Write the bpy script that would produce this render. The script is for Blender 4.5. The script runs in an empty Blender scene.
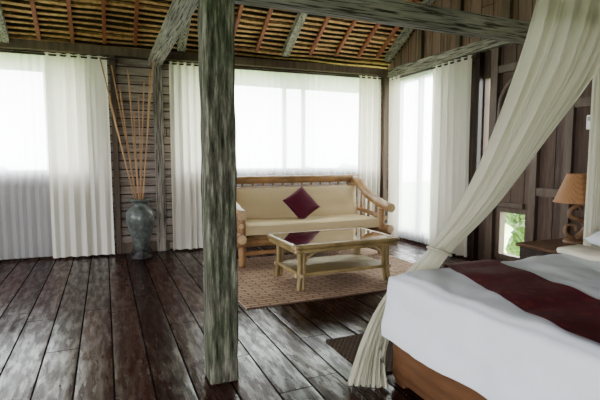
import bpy, bmesh, math, random
from mathutils import Vector, Matrix, noise as mnoise
random.seed(7)
D=bpy.data; SC=bpy.context.scene
# ---------------------------------------------------------------- helpers
def link(o): SC.collection.objects.link(o); return o
def new_obj(name, bm, mats, parent=None, label=None, category=None, kind=None, smooth=False, group=None, loc=None, rotz=0):
    me=D.meshes.new(name); bmesh.ops.recalc_face_normals(bm, faces=bm.faces[:]); bm.to_mesh(me); bm.free()
    if not isinstance(mats,(list,tuple)): mats=[mats]
    for m in mats: me.materials.append(m)
    if smooth:
        for p in me.polygons: p.use_smooth=True
    o=D.objects.new(name,me); link(o)
    if parent: o.parent=parent
    if loc is not None: o.location=loc
    if rotz: o.rotation_euler[2]=rotz
    tag(o,label,category,kind,group); return o
def tag(o,label=None,category=None,kind=None,group=None):
    if label: o["label"]=label
    if category: o["category"]=category
    if kind: o["kind"]=kind
    if group: o["group"]=group
def empty(name,loc,label,category,rotz=0,group=None):
    o=D.objects.new(name,None); o.location=loc; o.rotation_euler[2]=rotz; o.empty_display_size=.1; link(o)
    tag(o,label,category,None,group); return o
def box(bm,a,b,bev=0,mi=0,seg=2):
    r=bmesh.ops.create_cube(bm,size=1)
    vs=r['verts']; a=Vector(a); b=Vector(b); c=(a+b)/2; d=b-a
    for v in vs: v.co=Vector((v.co.x*d.x+c.x, v.co.y*d.y+c.y, v.co.z*d.z+c.z))
    fs=set(f for v in vs for f in v.link_faces)
    for f in fs: f.material_index=mi
    if bev>0:
        es=list(set(e for v in vs for e in v.link_edges))
        bmesh.ops.bevel(bm,geom=es,offset=bev,segments=seg,affect='EDGES',profile=.5)
    return vs
def catmull(pts,n):
    P=[Vector(p) for p in pts]
    if len(P)==2: return [P[0].lerp(P[1],i/n) for i in range(n+1)]
    out=[]; m=len(P)-1
    for i in range(n+1):
        t=i/n*m; k=min(int(t),m-1); f=t-k
        p0=P[max(k-1,0)];p1=P[k];p2=P[k+1];p3=P[min(k+2,m)]
        out.append(.5*((2*p1)+(-p0+p2)*f+(2*p0-5*p1+4*p2-p3)*f*f+(-p0+3*p1-3*p2+p3)*f**3))
    return out
def tube(bm,pts,r,seg=12,n=None,knots=0,capmi=0,mi=0,flat=1.0,r_end=None):
    if n is None: n=1 if (len(pts)==2 and not knots) else max(12,knots*6)
    P=catmull(pts,n); re=r if r_end is None else r_end
    rings=[]; L=len(P); prev=None
    for i,p in enumerate(P):
        t=(P[min(i+1,L-1)]-P[max(i-1,0)]).normalized()
        if prev is None:
            up=Vector((0,0,1)) if abs(t.z)<.9 else Vector((1,0,0))
            x=t.cross(up).normalized()
        else:
            x=(prev-t*prev.dot(t)).normalized()
        prev=x; y=t.cross(x).normalized()
        f=i/(L-1); rr=r+(re-r)*f
        if knots:
            ph=(f*knots)%1.0
            dd=min(abs(ph-.5),.5)
            if dd<.09: rr*=1.12
        rings.append([bm.verts.new(p+x*math.cos(2*math.pi*k/seg)*rr+y*math.sin(2*math.pi*k/seg)*rr*flat) for k in range(seg)])
    for a,b in zip(rings[:-1],rings[1:]):
        for k in range(seg):
            f=bm.faces.new((a[k],a[(k+1)%seg],b[(k+1)%seg],b[k])); f.material_index=mi; f.smooth=True
    f=bm.faces.new(rings[0][::-1]); f.material_index=capmi
    f=bm.faces.new(rings[-1]); f.material_index=capmi
def lathe(bm,prof,c=(0,0,0),seg=32,mi=0,caps=True):
    rings=[]
    for r,z in prof:
        rings.append([bm.verts.new((c[0]+r*math.cos(2*math.pi*k/seg),c[1]+r*math.sin(2*math.pi*k/seg),c[2]+z)) for k in range(seg)])
    for a,b in zip(rings[:-1],rings[1:]):
        for k in range(seg):
            f=bm.faces.new((a[k],a[(k+1)%seg],b[(k+1)%seg],b[k])); f.material_index=mi; f.smooth=True
    if caps:
        bm.faces.new(rings[0][::-1]).material_index=mi; bm.faces.new(rings[-1]).material_index=mi
def BM(): return bmesh.new()
# ---------------------------------------------------------------- materials
class NT:
    def __init__(s,name):
        s.m=D.materials.new(name); s.m.use_nodes=True; s.t=s.m.node_tree; s.t.nodes.clear()
        s.out=s.n('ShaderNodeOutputMaterial')
    def n(s,typ): return s.t.nodes.new(typ)
    def l(s,a,b): s.t.links.new(a,b)
    def math(s,op,a,b=None,clamp=False):
        nd=s.t.nodes.new('ShaderNodeMath'); nd.operation=op; nd.use_clamp=clamp
        for i,v in enumerate((a,b)):
            if v is None: continue
            if isinstance(v,(int,float)): nd.inputs[i].default_value=v
            else: s.l(v,nd.inputs[i])
        return nd.outputs[0]
    def mix(s,f,a,b,bt='MIX'):
        nd=s.t.nodes.new('ShaderNodeMix'); nd.data_type='RGBA'; nd.blend_type=bt
        for i,v in ((0,f),(6,a),(7,b)):
            if isinstance(v,(int,float)): nd.inputs[i].default_value=v
            elif isinstance(v,tuple): nd.inputs[i].default_value=(*v[:3],1)
            else: s.l(v,nd.inputs[i])
        return nd.outputs[2]
    def coord(s,scale=(1,1,1),kind='Object'):
        tc=s.t.nodes.new('ShaderNodeTexCoord'); mp=s.t.nodes.new('ShaderNodeMapping'); mp.inputs['Scale'].default_value=scale
        s.l(tc.outputs[kind],mp.inputs[0]); return mp.outputs[0]
    def noise(s,vec,scale=5,detail=4,rough=.6):
        nd=s.t.nodes.new('ShaderNodeTexNoise'); nd.inputs['Scale'].default_value=scale; nd.inputs['Detail'].default_value=detail; nd.inputs['Roughness'].default_value=rough
        s.l(vec,nd.inputs['Vector']); return nd.outputs[0]
    def ramp(s,f,stops):
        nd=s.t.nodes.new('ShaderNodeValToRGB'); e=nd.color_ramp.elements
        while len(e)<len(stops): e.new(.5)
        for i,(p,c) in enumerate(stops):
            e[i].position=p; e[i].color=(*c,1) if isinstance(c,tuple) else (c,c,c,1)
        s.l(f,nd.inputs[0]); return nd.outputs[0]
    def bump(s,h,strength=.3,dist=.01):
        nd=s.t.nodes.new('ShaderNodeBump'); nd.inputs['Strength'].default_value=strength; nd.inputs['Distance'].default_value=dist
        s.l(h,nd.inputs['Height']); return nd.outputs[0]
    def bsdf(s,col,rough=.6,normal=None,spec=.5,metal=0):
        b=s.t.nodes.new('ShaderNodeBsdfPrincipled')
        for k,v in (('Base Color',col),('Roughness',rough)):
            if isinstance(v,tuple): b.inputs[k].default_value=(*v[:3],1)
            elif isinstance(v,(int,float)): b.inputs[k].default_value=v
            else: s.l(v,b.inputs[k])
        b.inputs['Specular IOR Level'].default_value=spec; b.inputs['Metallic'].default_value=metal
        if normal is not None: s.l(normal,b.inputs['Normal'])
        s.l(b.outputs[0],s.out.inputs[0]); return b
def wood(name,c1,c2,stretch=(1,1,8),scale=3,rough=.6,bump=.4,crack=None,spec=.35):
    t=NT(name); sc=tuple(12.0/v if v>1 else 12.0 for v in stretch)
    v=t.coord(sc); n1=t.noise(v,scale/3,6,.65)
    col=t.ramp(n1,[(.3,c1),(.7,c2)])
    if crack:
        v2=t.coord(tuple(x*2.6 if x>=12 else x*.9 for x in sc)); n2=t.noise(v2,scale*.6,4,.6)
        m=t.ramp(n2,[(.40,1.0),(.50,0.0)]); col=t.mix(m,col,crack)
    t.bsdf(col,rough,t.bump(n1,bump,.01),spec); return t.m
def plain(name,c,rough=.6,var=.15,scale=20,bump=.1,spec=.5):
    t=NT(name); n=t.noise(t.coord(),scale,3)
    c1=tuple(x*(1-var) for x in c); c2=tuple(min(1,x*(1+var)) for x in c)
    t.bsdf(t.ramp(n,[(.3,c1),(.7,c2)]),rough,t.bump(n,bump,.004),spec); return t.m
def planks(name,across,along,w,length,cols,rough=(.2,.5),gap=.02,gapcol=(.004,.003,.003),grain=.5,bump=.5,spec=.5,cupk=.8,fine=0):
    t=NT(name); tc=t.n('ShaderNodeTexCoord'); sp=t.n('ShaderNodeSeparateXYZ'); t.l(tc.outputs['Object'],sp.inputs[0])
    a=sp.outputs[across]; b=sp.outputs[along]
    q=t.math('DIVIDE',a,w); idx=t.math('FLOOR',q); fr=t.math('FRACT',q)
    w1=t.n('ShaderNodeTexWhiteNoise'); w1.noise_dimensions='1D'; t.l(idx,w1.inputs['W'])
    bb=t.math('ADD',t.math('DIVIDE',b,length),t.math('MULTIPLY',w1.outputs['Value'],7.3)); bi=t.math('FLOOR',bb); bf=t.math('FRACT',bb)
    cv=t.n('ShaderNodeCombineXYZ'); t.l(idx,cv.inputs[0]); t.l(bi,cv.inputs[1])
    w2=t.n('ShaderNodeTexWhiteNoise'); w2.noise_dimensions='3D'; t.l(cv.outputs[0],w2.inputs['Vector'])
    sc=[14,14,14]; sc['XYZ'.index('XYZ'[along])]=1.4
    mp=t.n('ShaderNodeMapping'); mp.inputs['Scale'].default_value=sc; t.l(tc.outputs['Object'],mp.inputs[0])
    off=t.n('ShaderNodeVectorMath'); off.operation='MULTIPLY_ADD'; t.l(w2.outputs['Color'],off.inputs[0]); off.inputs[1].default_value=(9,9,9); t.l(mp.outputs[0],off.inputs[2])
    n=t.noise(off.outputs[0],1.6,6,.68)
    base=t.ramp(w2.outputs['Value'],[(0,cols[0]),(.5,cols[1]),(1,cols[2])])
    col=t.mix(t.math('MULTIPLY',t.ramp(n,[(.38,0.0),(.66,1.0)]),grain),base,cols[3])
    g1=t.math('LESS_THAN',fr,gap/w); g2=t.math('LESS_THAN',bf,gap*.7/length); g=t.math('MAXIMUM',g1,g2)
    col=t.mix(g,col,gapcol)
    big=t.noise(t.coord(),1.6,4); mixr=t.math('ADD',t.math('MULTIPLY',t.ramp(n,[(.35,0.0),(.65,1.0)]),.5),t.math('MULTIPLY',t.ramp(big,[(.4,0.0),(.6,1.0)]),.25))
    mixr=t.math('ADD',mixr,t.math('MULTIPLY',w2.outputs['Value'],.25))
    ro=t.math('ADD',t.math('MULTIPLY',mixr,rough[1]-rough[0]),rough[0]); ro=t.math('MAXIMUM',ro,t.math('MULTIPLY',g,.9))
    cup=t.math('MULTIPLY',t.math('ABSOLUTE',t.math('SUBTRACT',fr,.5)),2.0); cup=t.math('MULTIPLY',t.math('POWER',cup,4.0),-cupk)
    h=t.math('SUBTRACT',t.math('ADD',t.math('ADD',t.math('MULTIPLY',n,.55),cup),t.math('MULTIPLY',w2.outputs['Value'],.25)),g)
    if fine:
        fm=t.noise(t.coord((5,1.0,5)),4,5,.6); h=t.math('ADD',h,t.math('MULTIPLY',fm,fine))
    bs=t.bsdf(col,ro,t.bump(h,bump,.008),spec)
    if fine:
        # oiled boards lose their shine where worn
        sm=t.math('ADD',t.math('MULTIPLY',t.ramp(fm,[(.46,0.0),(.64,1.0)]),spec),spec*.22)
        sm=t.math('MULTIPLY',sm,t.math('SUBTRACT',1.0,g)); t.l(sm,bs.inputs['Specular IOR Level'])
    return t.m
M={}
M['floor']=planks('floor_boards',0,1,.235,2.6,[(.006,.0020,.0016),(.016,.0052,.004),(.034,.012,.009),(.055,.022,.016)],rough=(.10,.40),gap=.012,grain=.4,bump=.42,spec=.24,fine=.2)
M['wall']=planks('wall_boards',2,0,.13,1.8,[(.07,.050,.040),(.12,.09,.072),(.18,.145,.12),(.33,.28,.24)],rough=(.6,.9),gap=.014,grain=.8,spec=.2,bump=.9)
M['gable']=planks('gable_boards',1,2,.21,3.0,[(.030,.017,.012),(.050,.030,.022),(.075,.046,.034),(.13,.09,.07)],rough=(.6,.9),gap=.012,grain=.6,spec=.2)
M['gabletop']=planks('gable_top_boards',1,2,.21,3.0,[(.08,.042,.029),(.12,.069,.048),(.16,.095,.07),(.24,.165,.13)],rough=(.6,.9),gap=.012,grain=.6,spec=.2)
M['grey']=wood('weathered_grey_wood',(.13,.115,.095),(.36,.33,.28),(1,1,9),4,.85,.6,crack=(.03,.026,.02),spec=.15)
M['greyx']=wood('weathered_grey_beam',(.12,.11,.092),(.31,.29,.245),(9,1,1),4,.85,.6,crack=(.035,.03,.024),spec=.15)
M['greyy']=wood('weathered_grey_tie',(.12,.11,.092),(.31,.29,.245),(1,9,1),4,.85,.6,crack=(.035,.03,.024),spec=.15)
def postmat():
    t=NT('weathered_post_wood'); v=t.coord((12,12,1.3)); n=t.noise(v,2.6,7,.7); p=t.noise(t.coord((2,2,1.2)),3,3)
    c=t.ramp(n,[(.36,(.010,.012,.007)),(.5,(.055,.062,.038)),(.62,(.16,.165,.115))])
    c2=t.ramp(n,[(.36,(.012,.010,.007)),(.52,(.085,.08,.06)),(.64,(.24,.235,.19))])
    col=t.mix(t.ramp(p,[(.42,0.0),(.58,1.0)]),c,c2)
    t.bsdf(col,.9,t.bump(n,1.0,.015),.12); return t.m
M['post']=postmat()
M['rafter']=wood('red_rafter_wood',(.10,.025,.012),(.26,.075,.032),(1,8,1),4,.7,.3)
M['dark']=wood('dark_stained_wood',(.010,.006,.004),(.035,.019,.013),(1,1,8),4,.45,.3)
M['frame']=wood('window_frame_wood',(.05,.032,.022),(.11,.075,.052),(1,1,8),4,.6,.3)
M['bed']=wood('warm_bed_wood',(.05,.021,.009),(.14,.062,.027),(1,9,1),4,.38,.2)
M['bamboo']=wood('golden_bamboo',(.14,.095,.035),(.36,.26,.11),(4,4,4),4,.35,.15)
M['log']=wood('sofa_log_wood',(.14,.07,.028),(.34,.19,.08),(5,5,5),4,.4,.2)
M['logend']=plain('cut_log_end',(.52,.36,.20),.7,.2,40)
M['cream']=plain('cream_cushion_cloth',(.60,.475,.28),.9,.06,60,.15,.2)
M['burg']=plain('burgundy_cloth',(.07,.004,.016),.75,.3,50,.2,.2)
M['sheet']=plain('white_bed_linen',(.69,.72,.785),.8,.03,9,.15,.2)
M['black']=plain('black_iron',(.01,.01,.01),.5,.2)
M['white']=plain('white_plastic',(.8,.8,.78),.4,.03)
M['lcd']=plain('grey_lcd',(.25,.28,.26),.3,.05)
M['stick']=wood('dry_stem',(.24,.12,.05),(.42,.25,.115),(1,1,8),4,.7,.2)
M['grass']=plain('garden_grass',(.30,.42,.16),.9,.3,6)
def fabric(name,col,transp,transl,scale=300):
    t=NT(name); n=t.noise(t.coord(),scale,2)
    c=t.ramp(n,[(.3,tuple(x*.94 for x in col)),(.7,col)])
    d=t.n('ShaderNodeBsdfDiffuse'); tl=t.n('ShaderNodeBsdfTranslucent'); tr=t.n('ShaderNodeBsdfTransparent')
    t.l(c,d.inputs[0]); t.l(c,tl.inputs[0])
    m1=t.n('ShaderNodeMixShader'); m1.inputs[0].default_value=transl; t.l(d.outputs[0],m1.inputs[1]); t.l(tl.outputs[0],m1.inputs[2])
    m2=t.n('ShaderNodeMixShader'); m2.inputs[0].default_value=transp; t.l(m1.outputs[0],m2.inputs[1]); t.l(tr.outputs[0],m2.inputs[2])
    t.l(m2.outputs[0],t.out.inputs[0]); return t.m
M['curtain']=fabric('cream_curtain_cotton',(.85,.82,.73),0,.32)
M['sheer']=fabric('white_sheer_voile',(.91,.93,.96),.26,.76)
M['net']=fabric('cream_bed_net',(.74,.72,.59),.12,.35)
def thatch():
    t=NT('thatch_ceiling'); tc=t.n('ShaderNodeTexCoord'); sp=t.n('ShaderNodeSeparateXYZ'); t.l(tc.outputs['Object'],sp.inputs[0])
    n=t.noise(t.coord((9,30,3)),1.5,5,.7); n2=t.noise(t.coord((1,1,1)),5,4)
    f=t.math('FRACT',t.math('ADD',t.math('DIVIDE',t.math('SUBTRACT',7.9,sp.outputs[1]),.085),t.math('MULTIPLY',n2,.16)))
    m=t.ramp(f,[(.0,1.0),(.42,1.0),(.58,0.0),(.95,0.0)])
    c=t.ramp(n,[(.3,(.15,.07,.026)),(.5,(.38,.21,.085)),(.7,(.60,.38,.18))])
    col=t.mix(m,(.016,.009,.005),c)
    t.bsdf(col,.9,t.bump(n,.8,.012),.2); return t.m
M['thatch']=thatch()
def rugm(name,c1,c2,c3,sx,sy):
    t=NT(name)
    v=t.coord(); w=t.n('ShaderNodeTexBrick'); w.inputs['Scale'].default_value=1; w.inputs['Brick Width'].default_value=sx; w.inputs['Row Height'].default_value=sy
    w.inputs['Mortar Size'].default_value=.007; w.inputs['Color1'].default_value=(*c1,1); w.inputs['Color2'].default_value=(*c2,1); w.inputs['Mortar'].default_value=(*c3,1)
    t.l(v,w.inputs[0]); n=t.noise(v,40,3)
    col=t.mix(.35,w.outputs[0],t.ramp(n,[(.3,(.4,.4,.4)),(.7,(1,1,1))]),'MULTIPLY')
    t.bsdf(col,.95,t.bump(n,.5,.01),.1); return t.m
M['rug']=rugm('woven_rug',(.56,.39,.27),(.40,.265,.185),(.14,.085,.06),.20,.06)
M['mat']=rugm('woven_mat',(.13,.08,.045),(.09,.05,.03),(.03,.02,.014),.04,.025)
def weave(name,c1,c2,s=60,rough=.6):
    t=NT(name); v=t.coord()
    a=t.n('ShaderNodeTexChecker'); a.inputs['Scale'].default_value=s; a.inputs[1].default_value=(*c1,1); a.inputs[2].default_value=(*c2,1); t.l(v,a.inputs[0])
    t.bsdf(a.outputs[0],rough,t.bump(a.outputs[1],.4,.003)); return t.m
M['rattan']=weave('woven_rattan',(.30,.23,.10),(.18,.13,.05),45)
M['shade']=weave('woven_lamp_shade',(.34,.16,.06),(.22,.10,.035),90,.7)
def glass():
    t=NT('table_glass'); g=t.n('ShaderNodeBsdfGlossy'); g.inputs['Roughness'].default_value=.03; g.inputs[0].default_value=(1,1,1,1)
    tr=t.n('ShaderNodeBsdfTransparent'); tr.inputs[0].default_value=(.82,.9,.84,1)
    fr=t.n('ShaderNodeFresnel'); fr.inputs[0].default_value=1.6
    m=t.n('ShaderNodeMixShader'); t.l(t.math('ADD',t.math('MULTIPLY',fr.outputs[0],1.8),.12,True),m.inputs[0]); t.l(tr.outputs[0],m.inputs[1]); t.l(g.outputs[0],m.inputs[2]); t.l(m.outputs[0],t.out.inputs[0]); return t.m
M['glass']=glass()
def vase_m():
    t=NT('glazed_ceramic'); v=t.coord(); n=t.noise(v,9,5); w=t.n('ShaderNodeTexVoronoi'); w.inputs['Scale'].default_value=16; t.l(v,w.inputs[0])
    c=t.ramp(n,[(.35,(.030,.035,.031)),(.6,(.08,.092,.083))]); c=t.mix(t.ramp(w.outputs[0],[(.3,.5),(.5,0.0)]),c,(.14,.155,.14))
    t.bsdf(c,.35,t.bump(w.outputs[0],.3,.01)); return t.m
M['vase']=vase_m()
def leaf():
    t=NT('hedge_foliage'); v=t.coord(); w=t.n('ShaderNodeTexVoronoi'); w.inputs['Scale'].default_value=9; t.l(v,w.inputs[0]); n=t.noise(v,1.5,5)
    c=t.ramp(w.outputs[0],[(.1,(.30,.44,.12)),(.5,(.08,.16,.04))]); c=t.mix(.4,c,t.ramp(n,[(.35,(.02,.05,.015)),(.7,(.42,.6,.25))]))
    t.bsdf(c,.8,t.bump(w.outputs[0],1,.1)); return t.m
M['leaf']=leaf()

# ---------------------------------------------------------------- room shell
NY=lambda s: 7.5-.05*s
def S(name,bm,mat): return new_obj(name,bm,mat,kind='structure')
bm=BM(); box(bm,(-4.6,-2.1,-.12),(5.1,7.9,0)); S('floor',bm,M['floor'])
def wall(name,fn,s0,s1,z0,z1,th,openings,mat,zfun=None):
    bm=BM(); ss=sorted(set([s0,s1]+[o[0] for o in openings]+[o[1] for o in openings])); zz=sorted(set([z0,z1]+[o[2] for o in openings]+[o[3] for o in openings]))
    for a,b in zip(ss[:-1],ss[1:]):
        for c,d in zip(zz[:-1],zz[1:]):
            m=((a+b)/2,(c+d)/2)
            if any(o[0]<m[0]<o[1] and o[2]<m[1]<o[3] for o in openings): continue
            P=[fn(a,0),fn(b,0),fn(b,th),fn(a,th)]
            lo=[bm.verts.new((p[0],p[1],c)) for p in P]; hi=[bm.verts.new((p[0],p[1],d)) for p in P]
            bm.faces.new(lo); bm.faces.new(hi[::-1])
            for k in range(4): bm.faces.new((lo[k],lo[(k+1)%4],hi[(k+1)%4],hi[k]))
    return S(name,bm,mat)
nfn=lambda s,o:(s,NY(s)+o)
efn=lambda s,o:(5.0+o,s)
wfn=lambda s,o:(-4.5-o,s)
sfn=lambda s,o:(s,-2.0-o)
WN1=(-3.2,-.25,1.25,2.95); WN2=(1.15,4.7,1.25,2.95)
wall('wall_north',nfn,-4.5,5.1,0,3.1,.1,[WN1,WN2],M['wall'])
WE=[(5.75,7.0,.15,2.9),(4.1,4.62,.10,.80),(4.80,4.93,1.0,2.6)]
wall('wall_east',efn,-2,7.3,0,3.1,.1,WE,M['gable'])
WW1=(-.6,1.2,.9,2.5); WW2=(3.4,5.4,.9,2.5)
wall('wall_west',wfn,-2,7.8,0,3.1,.1,[WW1,WW2],M['gable'])
wall('wall_south',sfn,-4.5,5.0,0,3.1,.1,[(-2.6,-.9,.1,2.3)],M['gable'])
RZ=lambda y: 3.13+.614*(7.5-y) if y>1.5 else 3.13+.614*6-.614*(1.5-y)
for nm,x in (('wall_gable_east',5.0),('wall_gable_west',-4.6)):
    bm=BM()
    P=[(-2.1,3.1),(7.6,3.1),(7.6,RZ(7.6)+.05),(1.5,RZ(1.5)+.1),(-2.1,RZ(-2.1)+.05)]
    a=[bm.verts.new((x,y,z)) for y,z in P]; b=[bm.verts.new((x+.1,y,z)) for y,z in P]
    bm.faces.new(a); bm.faces.new(b[::-1])
    for k in range(5): bm.faces.new((a[k],a[(k+1)%5],b[(k+1)%5],b[k]))
    S(nm,bm,M['gabletop'])
bm=BM(); box(bm,(-4.6,-2.1,3.1),(5.1,-2.0,RZ(-2.0)+.05)); S('wall_gable_south',bm,M['wall'])
bm=BM()
def slab(y0,y1,x0=-5.2,x1=5.7,t=.1):
    v=[bm.verts.new((x,y,RZ(y)+dz)) for dz in (0,t) for x,y in ((x0,y0),(x1,y0),(x1,y1),(x0,y1))]
    for f in ((0,1,2,3),(7,6,5,4),(0,1,5,4),(1,2,6,5),(2,3,7,6),(3,0,4,7)): bm.faces.new([v[i] for i in f])
slab(8.05,1.5); slab(1.5,-2.9)
y=7.9
while y>4.6:
    nseg=40; dy=random.uniform(-.006,.006)
    rows=[]
    for s in range(nseg+1):
        x=-5.1+10.7*s/nseg; wv=dy+.006*math.sin(s*.7+y*13); dp=-.024-.006*math.sin(s*1.3+y*7)
        rows.append([bm.verts.new((x,yy+wv,RZ(yy+wv)+dz)) for yy,dz in ((y,0.0),(y,dp),(y-.042,dp),(y-.042,0.0))])
    for a,b in zip(rows[:-1],rows[1:]):
        for k in range(3): bm.faces.new((a[k],a[k+1],b[k+1],b[k]))
    y-=.085
S('ceiling',bm,M['thatch'])
bm=BM()
P=[(-4.5,NY(-4.5)),(5,NY(5)),(5,NY(5)-.12),(-4.5,NY(-4.5)-.12)]
lo=[bm.verts.new((p[0],p[1],3.0)) for p in P]; hi=[bm.verts.new((p[0],p[1],3.12)) for p in P]
bm.faces.new(lo); bm.faces.new(hi)
for k in range(4): bm.faces.new((lo[k],lo[(k+1)%4],hi[(k+1)%4],hi[k]))
S('trim_1',bm,M['frame'])
bm=BM(); box(bm,(4.86,-2,2.97),(5.0,7.2,3.11)); S('trim_2',bm,M['greyy'])
bm=BM(); box(bm,(4.9,4.95,0),(5.0,5.04,2.97),.01); S('trim_3',bm,M['dark'])
# carved door-like frame with an arch on the side wall
bm=BM()
box(bm,(4.95,4.18,.82),(5.0,4.74,.88)); box(bm,(4.95,4.0,0.0),(5.0,4.1,2.97)); box(bm,(4.94,4.66,0.0),(5.0,4.78,2.97)); box(bm,(4.95,4.1,1.42),(5.0,4.66,1.52))
tube(bm,[(4.96,4.62,1.9),(4.96,4.60,2.25),(4.96,4.5,2.42),(4.96,4.38,2.5),(4.96,4.26,2.42),(4.96,4.16,2.25),(4.96,4.14,1.9)],.035,8,n=30)
for k in range(6): tube(bm,[(4.975,4.16+.09*k,1.52),(4.975,4.16+.09*k,1.9+.08*min(k,5-k)+.15)],.012,6)
box(bm,(4.95,4.1,2.62),(5,4.66,2.72))
S('trim_4',bm,M['frame'])
bm=BM()
for yy in (3.55,2.75,1.95,): box(bm,(4.95,yy,0.0),(5.0,yy+.1,2.97))
box(bm,(4.96,-1,2.05),(5.0,4.0,2.15)); box(bm,(4.96,-1,1.0),(5.0,4.0,1.1))
for yy in (6.3,5.4,4.5,3.6): box(bm,(4.94,yy,3.11),(5.0,yy+.09,RZ(yy)+.02))
S('trim_5',bm,M['frame'])
def npost(name,s,w,mat,z1=3.0):
    bm=BM(); box(bm,(s-w/2,NY(s)-.09,0),(s+w/2,NY(s)+.03,z1),.008); return S(name,bm,mat)
npost('trim_6',.80,.14,M['grey']); npost('trim_7',.16,.08,M['frame']); npost('trim_8',4.86,.1,M['frame'])
bm=BM(); box(bm,(.12,7.42,.0),(.92,7.47,.16),.005); S('baseboard_north',bm,M['frame'])
def window(name,fn,o,mull,bars=()):
    bm=BM(); s0,s1,z0,z1=o; w=.06
    def b(a,c,d,e):
        P=[fn(a,.0-.02),fn(c,-.02),fn(c,.08),fn(a,.08)]
        lo=[bm.verts.new((p[0],p[1],d)) for p in P]; hi=[bm.verts.new((p[0],p[1],e)) for p in P]
        bm.faces.new(lo); bm.faces.new(hi[::-1])
        for k in range(4): bm.faces.new((lo[k],lo[(k+1)%4],hi[(k+1)%4],hi[k]))
    b(s0,s0+w,z0,z1); b(s1-w,s1,z0,z1); b(s0+w,s1-w,z0,z0+w); b(s0+w,s1-w,z1-w,z1)
    for m in mull: b(m-.02,m+.02,z0+w,z1-w)
    for z in bars: b(s0+w,s1-w,z-.02,z+.02)
    return S(name,bm,M['frame'])
window('window_1',nfn,WN1,[-2.4,-1.6,-.75]); window('window_2',nfn,WN2,[1.85,2.9,3.25])
window('window_3',efn,WE[0],[6.38],()); window('window_4',efn,WE[1],[])
window('window_5',wfn,WW1,[0.3]); window('window_6',wfn,WW2,[4.4])

# ---------------------------------------------------------------- post, beams, rafters
bm=BM(); box(bm,(-.095,-.095,0),(.095,.095,2.86),.012,seg=1)
es=[e for e in bm.edges if abs(e.verts[0].co.z-e.verts[1].co.z)>.5]
bmesh.ops.subdivide_edges(bm,edges=es,cuts=40)
for v in bm.verts:
    z=v.co.z; n=math.sin(z*7+v.co.x*40)*.004+math.sin(z*19+v.co.y*60)*.0025+random.uniform(-.0015,.0015)
    if .02<z<2.8: v.co.x+=n; v.co.y+=n*.7
new_obj('wooden_post',bm,M['post'],label='weathered grey-green square timber post standing on the floor',category='post',loc=(.67,2.87,0))
bm=BM(); box(bm,(.66,2.6,2.86),(.84,7.33,3.0),.012)
new_obj('ceiling_beam',bm,M['greyy'],label='weathered grey tie beam resting on the timber post',category='beam')
bm=BM(); box(bm,(.765,2.79,2.45),(4.98,2.92,2.60),.012)
new_obj('ceiling_beam',bm,M['greyx'],label='long weathered grey cross beam joined to the post',category='beam')
def rafter(x,w,h,mat,lab,grp):
    bm=BM(); y0,y1=7.3-.05*x+.04,2.0
    off=.03
    vs=[]
    for yy in (y0,y1):
        for xx,dz in ((x-w/2,-off),(x+w/2,-off),(x+w/2,-off-h),(x-w/2,-off-h)): vs.append(bm.verts.new((xx,yy,RZ(yy)+dz)))
    for f in ((0,1,2,3),(7,6,5,4),(0,1,5,4),(1,2,6,5),(2,3,7,6),(3,0,4,7)): bm.faces.new([vs[i] for i in f])
    new_obj('roof_rafter',bm,mat,label=lab,category='rafter',group=grp)
for i,x in enumerate([-2.5,-2.05,-1.6,-.78,-.36,.06,.48,1.45,1.9,2.35,3.3,3.78,4.22,4.6]):
    rafter(x,.05,.06,M['rafter'],'thin reddish-brown roof rafter under the thatch','thin rafters under the thatch')
for x in (-1.2,1.15,2.85,4.82):
    rafter(x,.12,.11,M['greyy'],'thick weathered grey roof rafter under the thatch','thick grey rafters under the thatch')

# ---------------------------------------------------------------- curtains
def curtain(name,fn,s0,s1,z0,z1,folds,amp,mat,label,off=.16,flare=.0,seed=0,group=None):
    rnd=random.Random(seed); bm=BM(); nx=folds*12; nz=24
    ph=[rnd.uniform(-.9,.9) for _ in range(folds+2)]; am=[rnd.uniform(.45,1.35) for _ in range(folds+2)]
    g=[]
    for j in range(nz+1):
        f=j/nz; z=z0+(z1-z0)*f; row=[]
        for i in range(nx+1):
            u=i/nx*folds; k=int(u); fr=u-k
            a=am[k]*(1-fr)+am[min(k+1,folds)]*fr; p=ph[k]*(1-fr)+ph[min(k+1,folds)]*fr
            d=math.sin(2*math.pi*u+p*(1-f)*1.6)*amp*a*(.75+.25*f)+math.sin(2*math.pi*u*.37+3*f+seed)*amp*.45*(1-f)
            cx=(s0+s1)/2; s=s0+(s1-s0)*i/nx; s=cx+(s-cx)*(1+flare*(1-f)) + math.sin(4*math.pi*u+p)*.006
            x,y=fn(s,-off-d); row.append(bm.verts.new((x,y,z)))
        g.append(row)
    for j in range(nz):
        for i in range(nx):
            bm.faces.new((g[j][i],g[j][i+1],g[j+1][i+1],g[j+1][i])).smooth=True
    return new_obj(name,bm,mat,label=label,category='curtain',group=group)
curtain('window_curtain',nfn,-.72,.08,.03,2.95,6,.045,M['curtain'],'cream cotton curtain in folds near the tall vase',.2,.03,1)
curtain('window_curtain',nfn,.95,1.5,.03,2.95,5,.045,M['curtain'],'cream cotton curtain in folds behind the timber post',.2,.03,2)
curtain('window_curtain',nfn,4.22,4.66,.03,2.95,4,.04,M['curtain'],'cream cotton curtain in folds next to the sofa corner',.2,.0,3)
curtain('window_curtain',efn,6.72,7.06,.03,2.93,3,.038,M['curtain'],'narrow cream cotton curtain on the side wall corner',.17,.0,4)
curtain('window_curtain',efn,5.02,5.86,.03,2.93,6,.042,M['curtain'],'wide cream cotton curtain beside the bright side window',.17,.05,5)
curtain('sheer_curtain',nfn,-2.9,-.6,.04,2.93,22,.02,M['sheer'],'white translucent sheer curtain reaching the floor over the window',.1,0,6)
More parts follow.
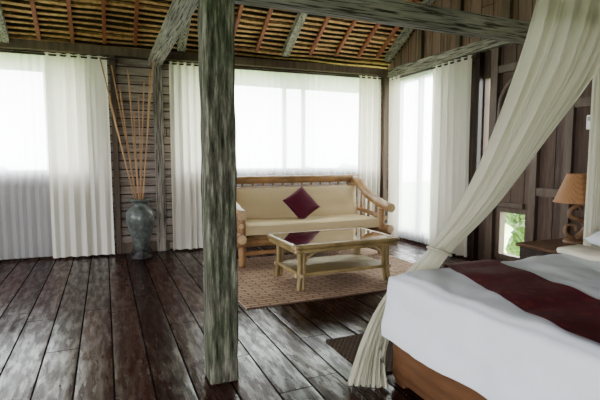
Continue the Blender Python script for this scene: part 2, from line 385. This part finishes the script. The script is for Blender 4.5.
curtain('sheer_curtain',nfn,1.3,4.3,1.02,2.93,28,.018,M['sheer'],'white translucent sheer curtain over the window behind the sofa',.1,0,7)
curtain('sheer_curtain',efn,5.75,6.85,.04,2.92,12,.018,M['sheer'],'white translucent sheer curtain over the side window',.08,0,8)
def rod(p,q,lab):
    bm=BM(); tube(bm,[p,q],.014); lathe(bm,[(.0,-.02),(.025,0),(.0,.02)],p,12,caps=False); lathe(bm,[(.0,-.02),(.025,0),(.0,.02)],q,12,caps=False)
    new_obj('curtain_rod',bm,M['dark'],label=lab,category='curtain rod',smooth=True)
rod((-3.1,NY(-3.1)-.2,2.92),(.2,NY(.2)-.2,2.92),'dark wooden curtain rod above the window near the vase')
rod((.85,NY(.85)-.2,2.92),(4.7,NY(4.7)-.2,2.92),'dark wooden curtain rod above the window behind the sofa')
rod((4.83,4.95,2.9),(4.83,7.02,2.9),'dark wooden curtain rod on the side wall')

# ---------------------------------------------------------------- rug + mat
def rugobj(name,c,w,d,mat,label,fr=True):
    bm=BM(); nx,ny=40,30; h=.012
    g=[[bm.verts.new((-w/2+w*i/nx,-d/2+d*j/ny,h+math.sin(i*1.1+j*.7)*.0005)) for i in range(nx+1)] for j in range(ny+1)]
    for j in range(ny):
        for i in range(nx): bm.faces.new((g[j][i],g[j][i+1],g[j+1][i+1],g[j+1][i]))
    b=[e for e in bm.edges if e.is_boundary]
    r=bmesh.ops.extrude_edge_only(bm,edges=b)
    for v in [x for x in r['geom'] if isinstance(x,bmesh.types.BMVert)]: v.co.z=.001; v.co.x*=1.004; v.co.y*=1.004
    return new_obj(name,bm,mat,label=label,category='rug',loc=(c[0],c[1],0))
rugobj('woven_rug',(2.57,5.20),2.7,2.16,M['rug'],'brown and beige woven rug under the sofa and coffee table')
rugobj('bedside_mat',(2.08,2.80),1.0,.66,M['mat'],'small dark brown woven mat beside the bed')

# ---------------------------------------------------------------- sofa
R=empty('bamboo_sofa',(2.76,5.74,.014),'log-framed bamboo sofa with cream cushions on the rug','sofa')
LM=[M['log'],M['logend']]
def part(name,fn,mats,parent,label=None,smooth=False):
    bm=BM(); fn(bm); return new_obj(name,bm,mats,parent=parent,label=label,smooth=smooth)
for sx in (-1,1):
    part('leg',lambda b:(tube(b,[(sx*1.1,.05,0),(sx*1.1,.05,.70)],.05,16,knots=2,capmi=1)),LM,R)
    part('leg',lambda b:(tube(b,[(sx*1.1,.86,0),(sx*1.1,.88,.5),(sx*1.1,.93,1.10)],.05,16,knots=3,capmi=1)),LM,R)
    part('armrest',lambda b:(tube(b,[(sx*1.10,1.0,1.10),(sx*1.14,.82,1.08),(sx*1.15,.5,.88),(sx*1.15,.1,.76),(sx*1.15,-.15,.72)],.068,16,knots=5,capmi=1)),LM,R)
    part('side_rail',lambda b:(tube(b,[(sx*1.15,-.13,.40),(sx*1.15,1.0,.40)],.062,16,knots=4,capmi=1)),LM,R)
    part('side_rail',lambda b:(tube(b,[(sx*1.13,-.02,.56),(sx*1.13,.9,.64)],.035,12,knots=4,capmi=1)),LM,R)
    for k in range(3):
        yy=.25+.22*k
        part('arm_spindle',lambda b:(tube(b,[(sx*1.13,yy,.42),(sx*1.14,yy,.75+.1*k)],.022,10,knots=1,capmi=1)),LM,R)
part('front_rail',lambda b:tube(b,[(-1.22,.0,.33),(1.22,.0,.33)],.055,16,knots=7,capmi=1),LM,R)
part('front_rail',lambda b:tube(b,[(-1.12,.03,.18),(1.12,.03,.18)],.03,12,knots=7,capmi=1),LM,R)
part('back_rail',lambda b:tube(b,[(-1.24,.95,1.13),(1.22,.95,1.13)],.06,16,knots=7,capmi=1),LM,R)
part('back_rail',lambda b:tube(b,[(-1.12,.93,.99),(1.12,.93,.99)],.032,12,knots=7,capmi=1),LM,R)
for k in range(13):
    x=-1.0+k*2.0/12
    part('back_spindle',lambda b:(tube(b,[(x,.9,.42),(x,.95,1.12)],.018,8,knots=2)),LM,R)
def deck(b):
    for k in range(9): tube(b,[(-1.1,.08+k*.095,.385),(1.1,.08+k*.095,.385)],.02,8)
part('seat_deck',deck,LM,R)
def cushion(name,w,h,d,loc,rot,mat,parent,label=None,nx=24,ny=12,edge=.35):
    bm=BM(); fr=[];bk=[]
    for s,arr in ((1,fr),(-1,bk)):
        for j in range(ny+1):
            row=[]
            for i in range(nx+1):
                u=-1+2*i/nx; v=-1+2*j/ny
                e=(1-abs(u)**8)*(1-abs(v)**6); t=edge+(1-edge)*max(e,0)**.5
                wv=math.sin(u*9+v*3)*.004+math.sin(v*8)*.003
                row.append(bm.verts.new((u*w/2,v*h/2,s*(d/2*t)+wv)))
            arr.append(row)
    for j in range(ny):
        for i in range(nx):
            bm.faces.new((fr[j][i],fr[j][i+1],fr[j+1][i+1],fr[j+1][i])).smooth=True
            bm.faces.new((bk[j][i],bk[j+1][i],bk[j+1][i+1],bk[j][i+1])).smooth=True
    for i in range(nx):
        bm.faces.new((fr[0][i],bk[0][i],bk[0][i+1],fr[0][i+1])); bm.faces.new((fr[ny][i],fr[ny][i+1],bk[ny][i+1],bk[ny][i]))
    for j in range(ny):
        bm.faces.new((fr[j][0],fr[j+1][0],bk[j+1][0],bk[j][0])); bm.faces.new((fr[j][nx],bk[j][nx],bk[j+1][nx],fr[j+1][nx]))
    o=new_obj(name,bm,mat,parent=parent,label=label); o.location=loc; o.rotation_euler=rot; return o
cushion('seat_cushion',2.14,.74,.15,(0,.40,.482),(0,0,0),M['cream'],R,'long cream seat cushion',edge=.8)
cushion('back_cushion',2.12,.50,.14,(0,.79,.76),(math.radians(82),0,0),M['cream'],R,'long cream back cushion',edge=.8)
def pillow(loc,rot,s,mat,label,name='throw_pillow',w=None,t=.15,cat='pillow'):
    bm=BM(); n=18; W=w or s; G=[]
    for sd in (1,-1):
        g=[]
        for j in range(n+1):
            row=[]
            for i in range(n+1):
                u=-1+2*i/n; v=-1+2*j/n
                pin=1-.06*(1-abs(u)**2)*(abs(v)**4)-.0; piv=1-.06*(1-abs(v)**2)*(abs(u)**4)
                h=max((1-u*u)*(1-v*v),0)**.42*t/2
                row.append(bm.verts.new((u*W/2*piv,v*s/2*pin,sd*h)))
            g.append(row)
        G.append(g)
    for sd,g in enumerate(G):
        for j in range(n):
            for i in range(n): bm.faces.new((g[j][i],g[j][i+1],g[j+1][i+1],g[j+1][i])).smooth=True
    bmesh.ops.remove_doubles(bm,verts=bm.verts[:],dist=.0005)
    o=new_obj(name,bm,mat,label=label,category=cat); o.location=loc; o.rotation_euler=rot; return o
q=(Matrix.Rotation(math.radians(62),4,'X')@Matrix.Rotation(math.radians(33),4,'Z')).to_euler()
pillow((2.74,6.27,.785),q,.44,M['burg'],'burgundy square throw pillow leaning on its corner on the sofa')

# ---------------------------------------------------------------- coffee table
T=empty('coffee_table',(2.50,4.80,.014),'bamboo coffee table with glass top and lower woven shelf','table')
BMt=[M['bamboo'],M['logend']]
hw,hd,tz=.66,.42,.50
for a,b in (((-hw,-hd),(hw,-hd)),((-hw,hd),(hw,hd)),((-hw,-hd),(-hw,hd)),((hw,-hd),(hw,hd))):
    part('top_rim',lambda m:(tube(m,[(a[0]*1.0,a[1],tz+.0),(b[0],b[1],tz)],.026,12,knots=4,capmi=1),tube(m,[(a[0]*.985,a[1]*.975,tz-.05),(b[0]*.985,b[1]*.975,tz-.05)],.02,12,knots=4,capmi=1)),BMt,T)
part('woven_panel',lambda m:box(m,(-hw+.02,-hd+.02,tz-.03),(hw-.02,hd-.02,tz-.015)),M['rattan'],T)
part('glass_top',lambda m:box(m,(-hw+.03,-hd+.03,tz+.012),(hw-.03,hd-.03,tz+.022)),M['glass'],T)
lx,ly=.57,.33
for sx in (-1,1):
    for sy in (-1,1):
        part('leg',lambda m:(tube(m,[(sx*(lx+.02),sy*(ly+.02),0),(sx*lx,sy*ly,.2),(sx*lx,sy*ly,tz-.03)],.027,12,knots=3,capmi=1),
                             tube(m,[(sx*(lx-.03),sy*(ly+.02),0),(sx*(lx-.05),sy*ly,.2),(sx*(lx-.05),sy*ly,tz-.03)],.02,10,knots=3,capmi=1)),BMt,T)
        part('brace',lambda m:tube(m,[(sx*(lx-.03),sy*ly,.26),(sx*(lx-.10),sy*ly,.36),(sx*(lx-.22),sy*ly,.43)],.015,8,n=8),BMt,T)
for sy in (-1,1): part('shelf_rail',lambda m:tube(m,[(-lx-.05,sy*ly,.17),(lx+.05,sy*ly,.17)],.022,12,knots=5,capmi=1),BMt,T)
for sx in (-1,1): part('shelf_rail',lambda m:tube(m,[(sx*lx,-ly-.05,.17),(sx*lx,ly+.05,.17)],.022,12,knots=3,capmi=1),BMt,T)
part('lower_shelf',lambda m:box(m,(-lx,-ly,.175),(lx,ly,.188)),M['rattan'],T)

# ---------------------------------------------------------------- vase and stems
V=empty('floor_vase',(.46,7.0,0),'tall dark teal glazed floor vase beside the curtain','vase')
part('vase_body',lambda m:lathe(m,[(.085,.12),(.10,.14),(.12,.25),(.17,.42),(.205,.58),(.20,.68),(.15,.745),(.105,.78),(.10,.81),(.135,.84),(.18,.86),(.185,.88),(.17,.885),(.09,.82),(.08,.70)],seg=36),M['vase'],V)
def stand(m):
    lathe(m,[(.15,0),(.16,.015),(.14,.04),(.10,.07),(.095,.11),(.11,.125),(.08,.13)],seg=28)
    for k in range(3):
        a=k*2.094+.5; tube(m,[(.15*math.cos(a),.15*math.sin(a),.0),(.17*math.cos(a),.17*math.sin(a),.07),(.12*math.cos(a),.12*math.sin(a),.15)],.012,8,n=8)
part('vase_stand',stand,M['black'],V)
tops=[(-.46,2.86),(-.32,2.78),(-.22,2.50),(-.11,2.72),(.02,2.40),(.11,2.60),(.24,2.95),(.19,2.75),(-.37,2.35),(-.05,2.15)]
for i,(dx,z) in enumerate(tops):
    b=(.46+.05*(dx/.46),7.0+.04*((i%3)-1),.74); e=(.46+dx*1.02,7.0+.07*((i%3)-1),z)
    bm=BM(); tube(bm,[b,((b[0]*.5+e[0]*.5)+.012*math.sin(i*2),b[1]*.5+e[1]*.5,(b[2]+z)/2),e],.009,8,n=12,flat=.7,r_end=.014)
    new_obj('dried_stem',bm,M['stick'],label='long dry tan stem standing in the floor vase',category='dried stem',group='dried stems in the vase',smooth=True)

# ---------------------------------------------------------------- bed
B=empty('bed',(1.68,2.36,0),'large wooden bed with white linen and burgundy runner','bed')
BL,BW=2.35,1.95
def fr_(m):
    box(m,(.0,-BW,.04),(.06,0,.40),.008); box(m,(.06,-.06,.04),(BL,0,.40),.008); box(m,(.06,-BW,.04),(BL,-BW+.06,.40),.008)
part('bed_frame',fr_,M['bed'],B,'warm brown wooden bed rail')
for x in (.06,BL-.03):
    for y in (-.06,-BW+.06): part('leg',lambda m:box(m,(x-.05,y-.05,0),(x+.05,y+.05,.15),.008),M['bed'],B)
part('headboard',lambda m:(box(m,(BL,-BW-.05,.0),(BL+.06,.05,1.15),.01),box(m,(BL-.02,-BW-.08,1.15),(BL+.08,.08,1.21),.01)),M['dark'],B)
part('mattress',lambda m:box(m,(.05,-BW+.04,.36),(BL-.01,-.05,.70),.04,seg=3),M['sheet'],B)
def zt(x,y): return .73+.006*math.sin(x*5+y*3)+.004*math.sin(x*11-y*7)+.004*math.sin(y*17+x*2)+.007*(mnoise.noise(Vector((x*6,y*4,1)))) +.010*abs(mnoise.noise(Vector((x*3+y*2,y*5-x*3,4))))
def duvet(m):
    top=.73; bot=.31; nx,ny=140,120; skirt=14
    G=[]; cols=list(range(-skirt,nx+1)); rows=list(range(-skirt,ny+skirt+1))
    for j in rows:
        row=[]
        for i in cols:
            x=max(i,0)/nx*(BL-.03); y=-BW+ max(0,min(j,ny))/ny*BW
            ex=max(-i,0)/skirt; ey=max(-j,j-ny,0)/skirt
            e=max(ex,ey)
            z=zt(x,y)*(1-e)+e*bot + .012*math.sin(y*6+x*4)*e
            dx=0;dy=0
            wr=.018*mnoise.noise(Vector((y*4+e*2,e*3,7)))+.012*mnoise.noise(Vector((y*9-e*3,e*5,2)))
            if ex>0:
                dx=-(.03+.012*math.sin(y*11)*ex+wr+.03*ex)
            if ey>0:
                s=-1 if j<0 else 1
                dy=s*(.02+.012*math.sin(x*12)*ey+.02*ey)
            if e==0:
                dmin=min(x,y+BW,-y)
                if dmin<.05: z-=.025*(1-dmin/.05)**2
            row.append(m.verts.new((x+dx,y+dy,z)))
        G.append(row)
    for a in range(len(rows)-1):
        for b in range(len(cols)-1): m.faces.new((G[a][b],G[a][b+1],G[a+1][b+1],G[a+1][b])).smooth=True
part('bed_sheet',duvet,M['sheet'],B,'white bed sheet hanging over the edges',smooth=True)
def fold(m):
    G=[]
    for j in range(41):
        y=-BW+.01+(BW-.02)*j/40; row=[]
        for i,(x,h) in enumerate(((1.50,.004),(1.485,.03),(1.50,.045),(1.62,.05),(1.72,.05),(1.78,.03),(1.785,.004))):
            row.append(m.verts.new((x+.01*math.sin(y*5),y,zt(x,y)+h)))
        G.append(row)
    for j in range(40):
        for i in range(6): m.faces.new((G[j][i],G[j][i+1],G[j+1][i+1],G[j+1][i])).smooth=True
M['fold']=plain('cream_folded_cover',(.66,.62,.50),.8,.05,12,.2,.2)
part('folded_cover',fold,M['fold'],B,'cream folded-back cover')
def runner(m):
    n=60; G=[]
    for j in range(n+1):
        f=j/n; Y=2.36-.0-f*1.75
        xl=max(2.09-.326*(2.36-Y),1.73); xr=2.54-.27*(2.36-Y)
        xr=max(xr,xl+.42)
        row=[]
        for i in range(17):
            X=xl+(xr-xl)*i/16; x=X-1.68; y=Y-2.36
            row.append(m.verts.new((x,y-.0,zt(x,y)+.010)))
        G.append(row)
    prev=G[0]
    for k in range(1,5):
        row=[m.verts.new((v.co.x,.035+.01*k,.73-.07*k)) for v in G[0]]
        for i in range(16): m.faces.new((prev[i],prev[i+1],row[i+1],row[i])).smooth=True
        prev=row
    for j in range(n):
        for i in range(16): m.faces.new((G[j][i],G[j][i+1],G[j+1][i+1],G[j+1][i])).smooth=True
def runmat():
    t=NT('burgundy_brocade'); v=t.coord(); w=t.n('ShaderNodeTexVoronoi'); w.inputs['Scale'].default_value=16; t.l(v,w.inputs[0]); n=t.noise(v,60,3)
    c=t.mix(t.ramp(w.outputs[0],[(.2,.7),(.4,0.0)]),(.075,.004,.010),(.14,.018,.017)); t.bsdf(c,.75,t.bump(n,.3,.004),.15); return t.m
M['runner']=runmat()
part('bed_runner',runner,M['runner'],B,'burgundy bed runner laid across the foot')
for x,y in ((BL+.03,.1),(BL+.03,-BW-.1)):
    part('canopy_post',lambda m:tube(m,[(x,y,0),(x,y,3.05)],.035,12),M['dark'],B)
part('canopy_rail',lambda m:box(m,(-.05,.06,3.02),(BL+.06,.12,3.08),.006),M['dark'],B)
part('canopy_rail',lambda m:box(m,(-.05,-BW-.12,3.02),(BL+.06,-BW-.06,3.08),.006),M['dark'],B)
for x in (-.05,BL): part('canopy_rail',lambda m:box(m,(x,-BW-.06,3.02),(x+.06,.06,3.08),.006),M['dark'],B)
for x,y in ((3.68,2.0),(3.68,1.2)):
    pillow((x,y,.85),(0,math.radians(-8),math.radians(2)),.72,M['sheet'],'white bed pillow lying at the head of the bed',name='bed_pillow',w=.42,t=.19)

# net
def netobj():
    L=[((3.05,2.42,3.02),(4.02,2.44,3.02),.03),
       ((2.86,2.43,2.3),(3.75,2.45,2.3),.04),
       ((2.50,2.43,1.5),(3.08,2.45,1.6),.035),
       ((2.26,2.44,1.1),(2.62,2.46,1.12),.026),
       ((2.03,2.45,.84),(2.19,2.43,.80),.012),
       ((1.88,2.47,.70),(2.02,2.45,.60),.016),
       ((1.68,2.50,.50),(1.77,2.43,.42),.03),
       ((1.52,2.48,.25),(1.67,2.405,.20),.04),
       ((1.37,2.42,.012),(1.62,2.26,.012),.045)]
    n=90; m=190; Lp=catmull([a for a,_,_ in L],n); Rp=catmull([b for _,b,_ in L],n); A=catmull([(c,0,0) for _,_,c in L],n)
    bm=BM(); G=[]; pl=8
    for j in range(n+1):
        l,r,a=Lp[j],Rp[j],A[j].x; f=j/n
        dr=(r-l); t=(Lp[min(j+1,n)]-Lp[max(j-1,0)]).normalized(); nm=dr.normalized().cross(t).normalized()
        row=[]
        for i in range(m+1):
            u=i/m; w=u+.03*math.sin(u*9+f*2)+.012*math.sin(u*23+f*3)
            d=math.sin(2*math.pi*w*pl)*a+math.sin(2*math.pi*w*pl*2.3+1+f*2)*a*.4
            p=l.lerp(r,u)+nm*d
            sag=.10*math.sin(math.pi*min(1,f/.5))*math.sin(math.pi*u)
            p.z-=sag*.6
            p.y=max(p.y,2.405) if p.x>1.60 and p.z<.8 else p.y
            p.z=max(p.z,.006)
            row.append(bm.verts.new(p))
        G.append(row)
    for j in range(n):
        for i in range(m): bm.faces.new((G[j][i],G[j][i+1],G[j+1][i+1],G[j+1][i])).smooth=True
    o=new_obj('bed_net',bm,M['net'],label='cream translucent canopy net gathered and tied by the bed',category='bed net')
    bm=BM(); c=Vector((2.11,2.44,.82)); ax=Vector((.095,0,-.035)); ay=Vector((0,.045,0))
    tube(bm,[c+ax*math.cos(k*math.pi/5)+ay*math.sin(k*math.pi/5) for k in range(11)],.011,8,n=30)
    new_obj('tieback',bm,M['net'],parent=o)
netobj()
bm=BM()
g=[]
for j in range(21):
    z=.004+2.99*j/20
    g.append([bm.verts.new((3.84+.22*i/40,2.58+.025*math.sin(i*.9)*(1.2-.01*j),z)) for i in range(41)])
for j in range(20):
    for i in range(40): bm.faces.new((g[j][i],g[j][i+1],g[j+1][i+1],g[j+1][i])).smooth=True
new_obj('bed_net',bm,M['net'],label='cream canopy net hanging straight by the bed head',category='bed net')

# ---------------------------------------------------------------- nightstand + lamp
N=empty('nightstand',(4.0,2.90,0),'dark wooden nightstand beside the bed','nightstand')
part('top',lambda m:box(m,(-.36,-.24,.62),(.36,.24,.65),.006),M['bed'],N)
part('apron',lambda m:box(m,(-.33,-.21,.47),(.33,.21,.62),.004),M['dark'],N)
part('drawer',lambda m:box(m,(-.34,-.17,.49),(-.325,.17,.60),.004),M['dark'],N)
part('lower_shelf',lambda m:box(m,(-.33,-.21,.15),(.33,.21,.18),.004),M['dark'],N)
for sx in (-1,1):
    for sy in (-1,1): part('leg',lambda m:box(m,(sx*.31-.025,sy*.19-.025,0),(sx*.31+.025,sy*.19+.025,.5),.004),M['dark'],N)
Lm=empty('table_lamp',(4.13,2.87,.651),'carved wooden table lamp with brown woven cone shade','lamp')
M['carve']=wood('carved_lamp_wood',(.09,.045,.022),(.24,.13,.065),(1,1,3),4,.5,.4)
def lampb(m):
    lathe(m,[(.0,0),(.10,0),(.11,.015),(.10,.035),(.06,.045),(.0,.05)],seg=24,caps=False)
    tube(m,[(0,0,.04),(.05,-.03,.10),(.07,-.05,.17),(.02,-.02,.23),(-.05,.03,.26),(-.05,.03,.32),(.0,0,.36),(.04,-.02,.33)],.035,12,n=40,r_end=.016)
    tube(m,[(-.02,.01,.05),(-.08,.05,.10),(-.07,.05,.17),(-.01,.01,.17),(-.01,0,.12)],.022,10,n=24,r_end=.01)
part('lamp_base',lampb,M['carve'],Lm,'carved twisted wooden base')
part('pole',lambda m:tube(m,[(0,0,.32),(0,0,.60)],.008,8),M['dark'],Lm)
def shade(m):
    lathe(m,[(.205,.40),(.105,.665)],seg=40,caps=False); lathe(m,[(.209,.395),(.209,.41)],seg=40,caps=False); lathe(m,[(.108,.655),(.108,.67)],seg=40,caps=False)
    for k in range(3):
        a=k*2.094; tube(m,[(0,0,.6),(.115*math.cos(a),.115*math.sin(a),.64)],.003,6)
part('lamp_shade',shade,M['shade'],Lm,'brown woven cone shade',smooth=True)
W=empty('wall_controller',(4.995,3.36,1.87),'small white air conditioner controller on the timber wall','wall controller')
part('body',lambda m:box(m,(-.03,-.045,-.08),(.0,.045,.08),.008),M['white'],W)
part('screen',lambda m:box(m,(-.034,-.03,.015),(-.029,.03,.06)),M['lcd'],W)

# ---------------------------------------------------------------- garden
bm=BM(); box(bm,(-25,-20,-.7),(30,35,-.6)); S('ground',bm,M['grass'])
def hedge(cx,cy,rx,ry,z0,z1,seed,lab):
    bm=BM(); bmesh.ops.create_icosphere(bm,subdivisions=5,radius=1); rnd=random.Random(seed); ph=[rnd.uniform(0,6) for _ in range(9)]
    for v in bm.verts:
        p=v.co.copy(); n=1+.12*math.sin(p.x*7+ph[0])*math.sin(p.y*6+ph[1])+.1*math.sin(p.z*11+p.x*9+ph[2])+.06*math.sin(p.x*25+p.z*21+ph[3])+rnd.uniform(-.05,.05)
        v.co=Vector((cx+p.x*rx*n,cy+p.y*ry*n,(z0+z1)/2+p.z*(z1-z0)/2*n))
    new_obj('garden_bush',bm,M['leaf'],label=lab,category='bush')
hedge(-4,14.5,2.2,1.5,-.8,1.3,1,'green garden bush outside the window')
hedge(2.0,15.5,2.2,1.5,-.8,1.1,2,'green garden bush outside the window')
hedge(8.5,16,2.4,1.6,-.8,1.1,3,'green garden bush outside the window')
hedge(13.5,10.5,1.6,1.8,-.8,1.3,4,'green garden bush outside the window')
hedge(7.3,5.0,.9,1.2,-.8,1.5,5,'leafy green bush outside the low window')

# ---------------------------------------------------------------- light
w=D.worlds.new('World'); SC.world=w; w.use_nodes=True; nt=w.node_tree; nt.nodes.clear()
o=nt.nodes.new('ShaderNodeOutputWorld'); bg=nt.nodes.new('ShaderNodeBackground'); bg.inputs[0].default_value=(.96,.98,1.0,1); bg.inputs[1].default_value=29.0
nt.links.new(bg.outputs[0],o.inputs[0])
def area(loc,target,sx,sy,power,col,portal=False):
    l=D.lights.new('daylight','AREA'); l.shape='RECTANGLE'; l.size=sx; l.size_y=sy; l.energy=power; l.color=col
    ob=D.objects.new('daylight',l); link(ob); ob.location=loc
    ob.rotation_euler=(Vector(target)-Vector(loc)).to_track_quat('-Z','Y').to_euler()
    if portal: l.cycles.is_portal=True
    return ob
area((-1.7,NY(-1.7)+.15,2.05),(-1.7,0,2.05),2.9,1.6,1,(1,1,1),True)
area((2.9,NY(2.9)+.15,2.05),(2.9,0,2.05),3.5,1.6,1,(1,1,1),True)
area((5.15,6.37,1.5),(0,6.37,1.5),1.25,2.7,1,(1,1,1),True)
area((-4.65,4.4,1.7),(0,4.4,1.7),2.0,1.6,1,(1,1,1),True)
area((-4.65,.3,1.7),(0,.3,1.7),1.8,1.6,1,(1,1,1),True)
area((-1.75,-2.15,1.2),(-1.75,3,1.2),1.7,2.2,1,(1,1,1),True)

# ---------------------------------------------------------------- camera
cam=D.cameras.new('Camera'); cam.lens=27; cam.sensor_width=36; co=D.objects.new('Camera',cam); link(co)
co.location=(0,0,1.45); co.rotation_euler=(math.radians(90-5.08),0,math.radians(-23.4)); SC.camera=co
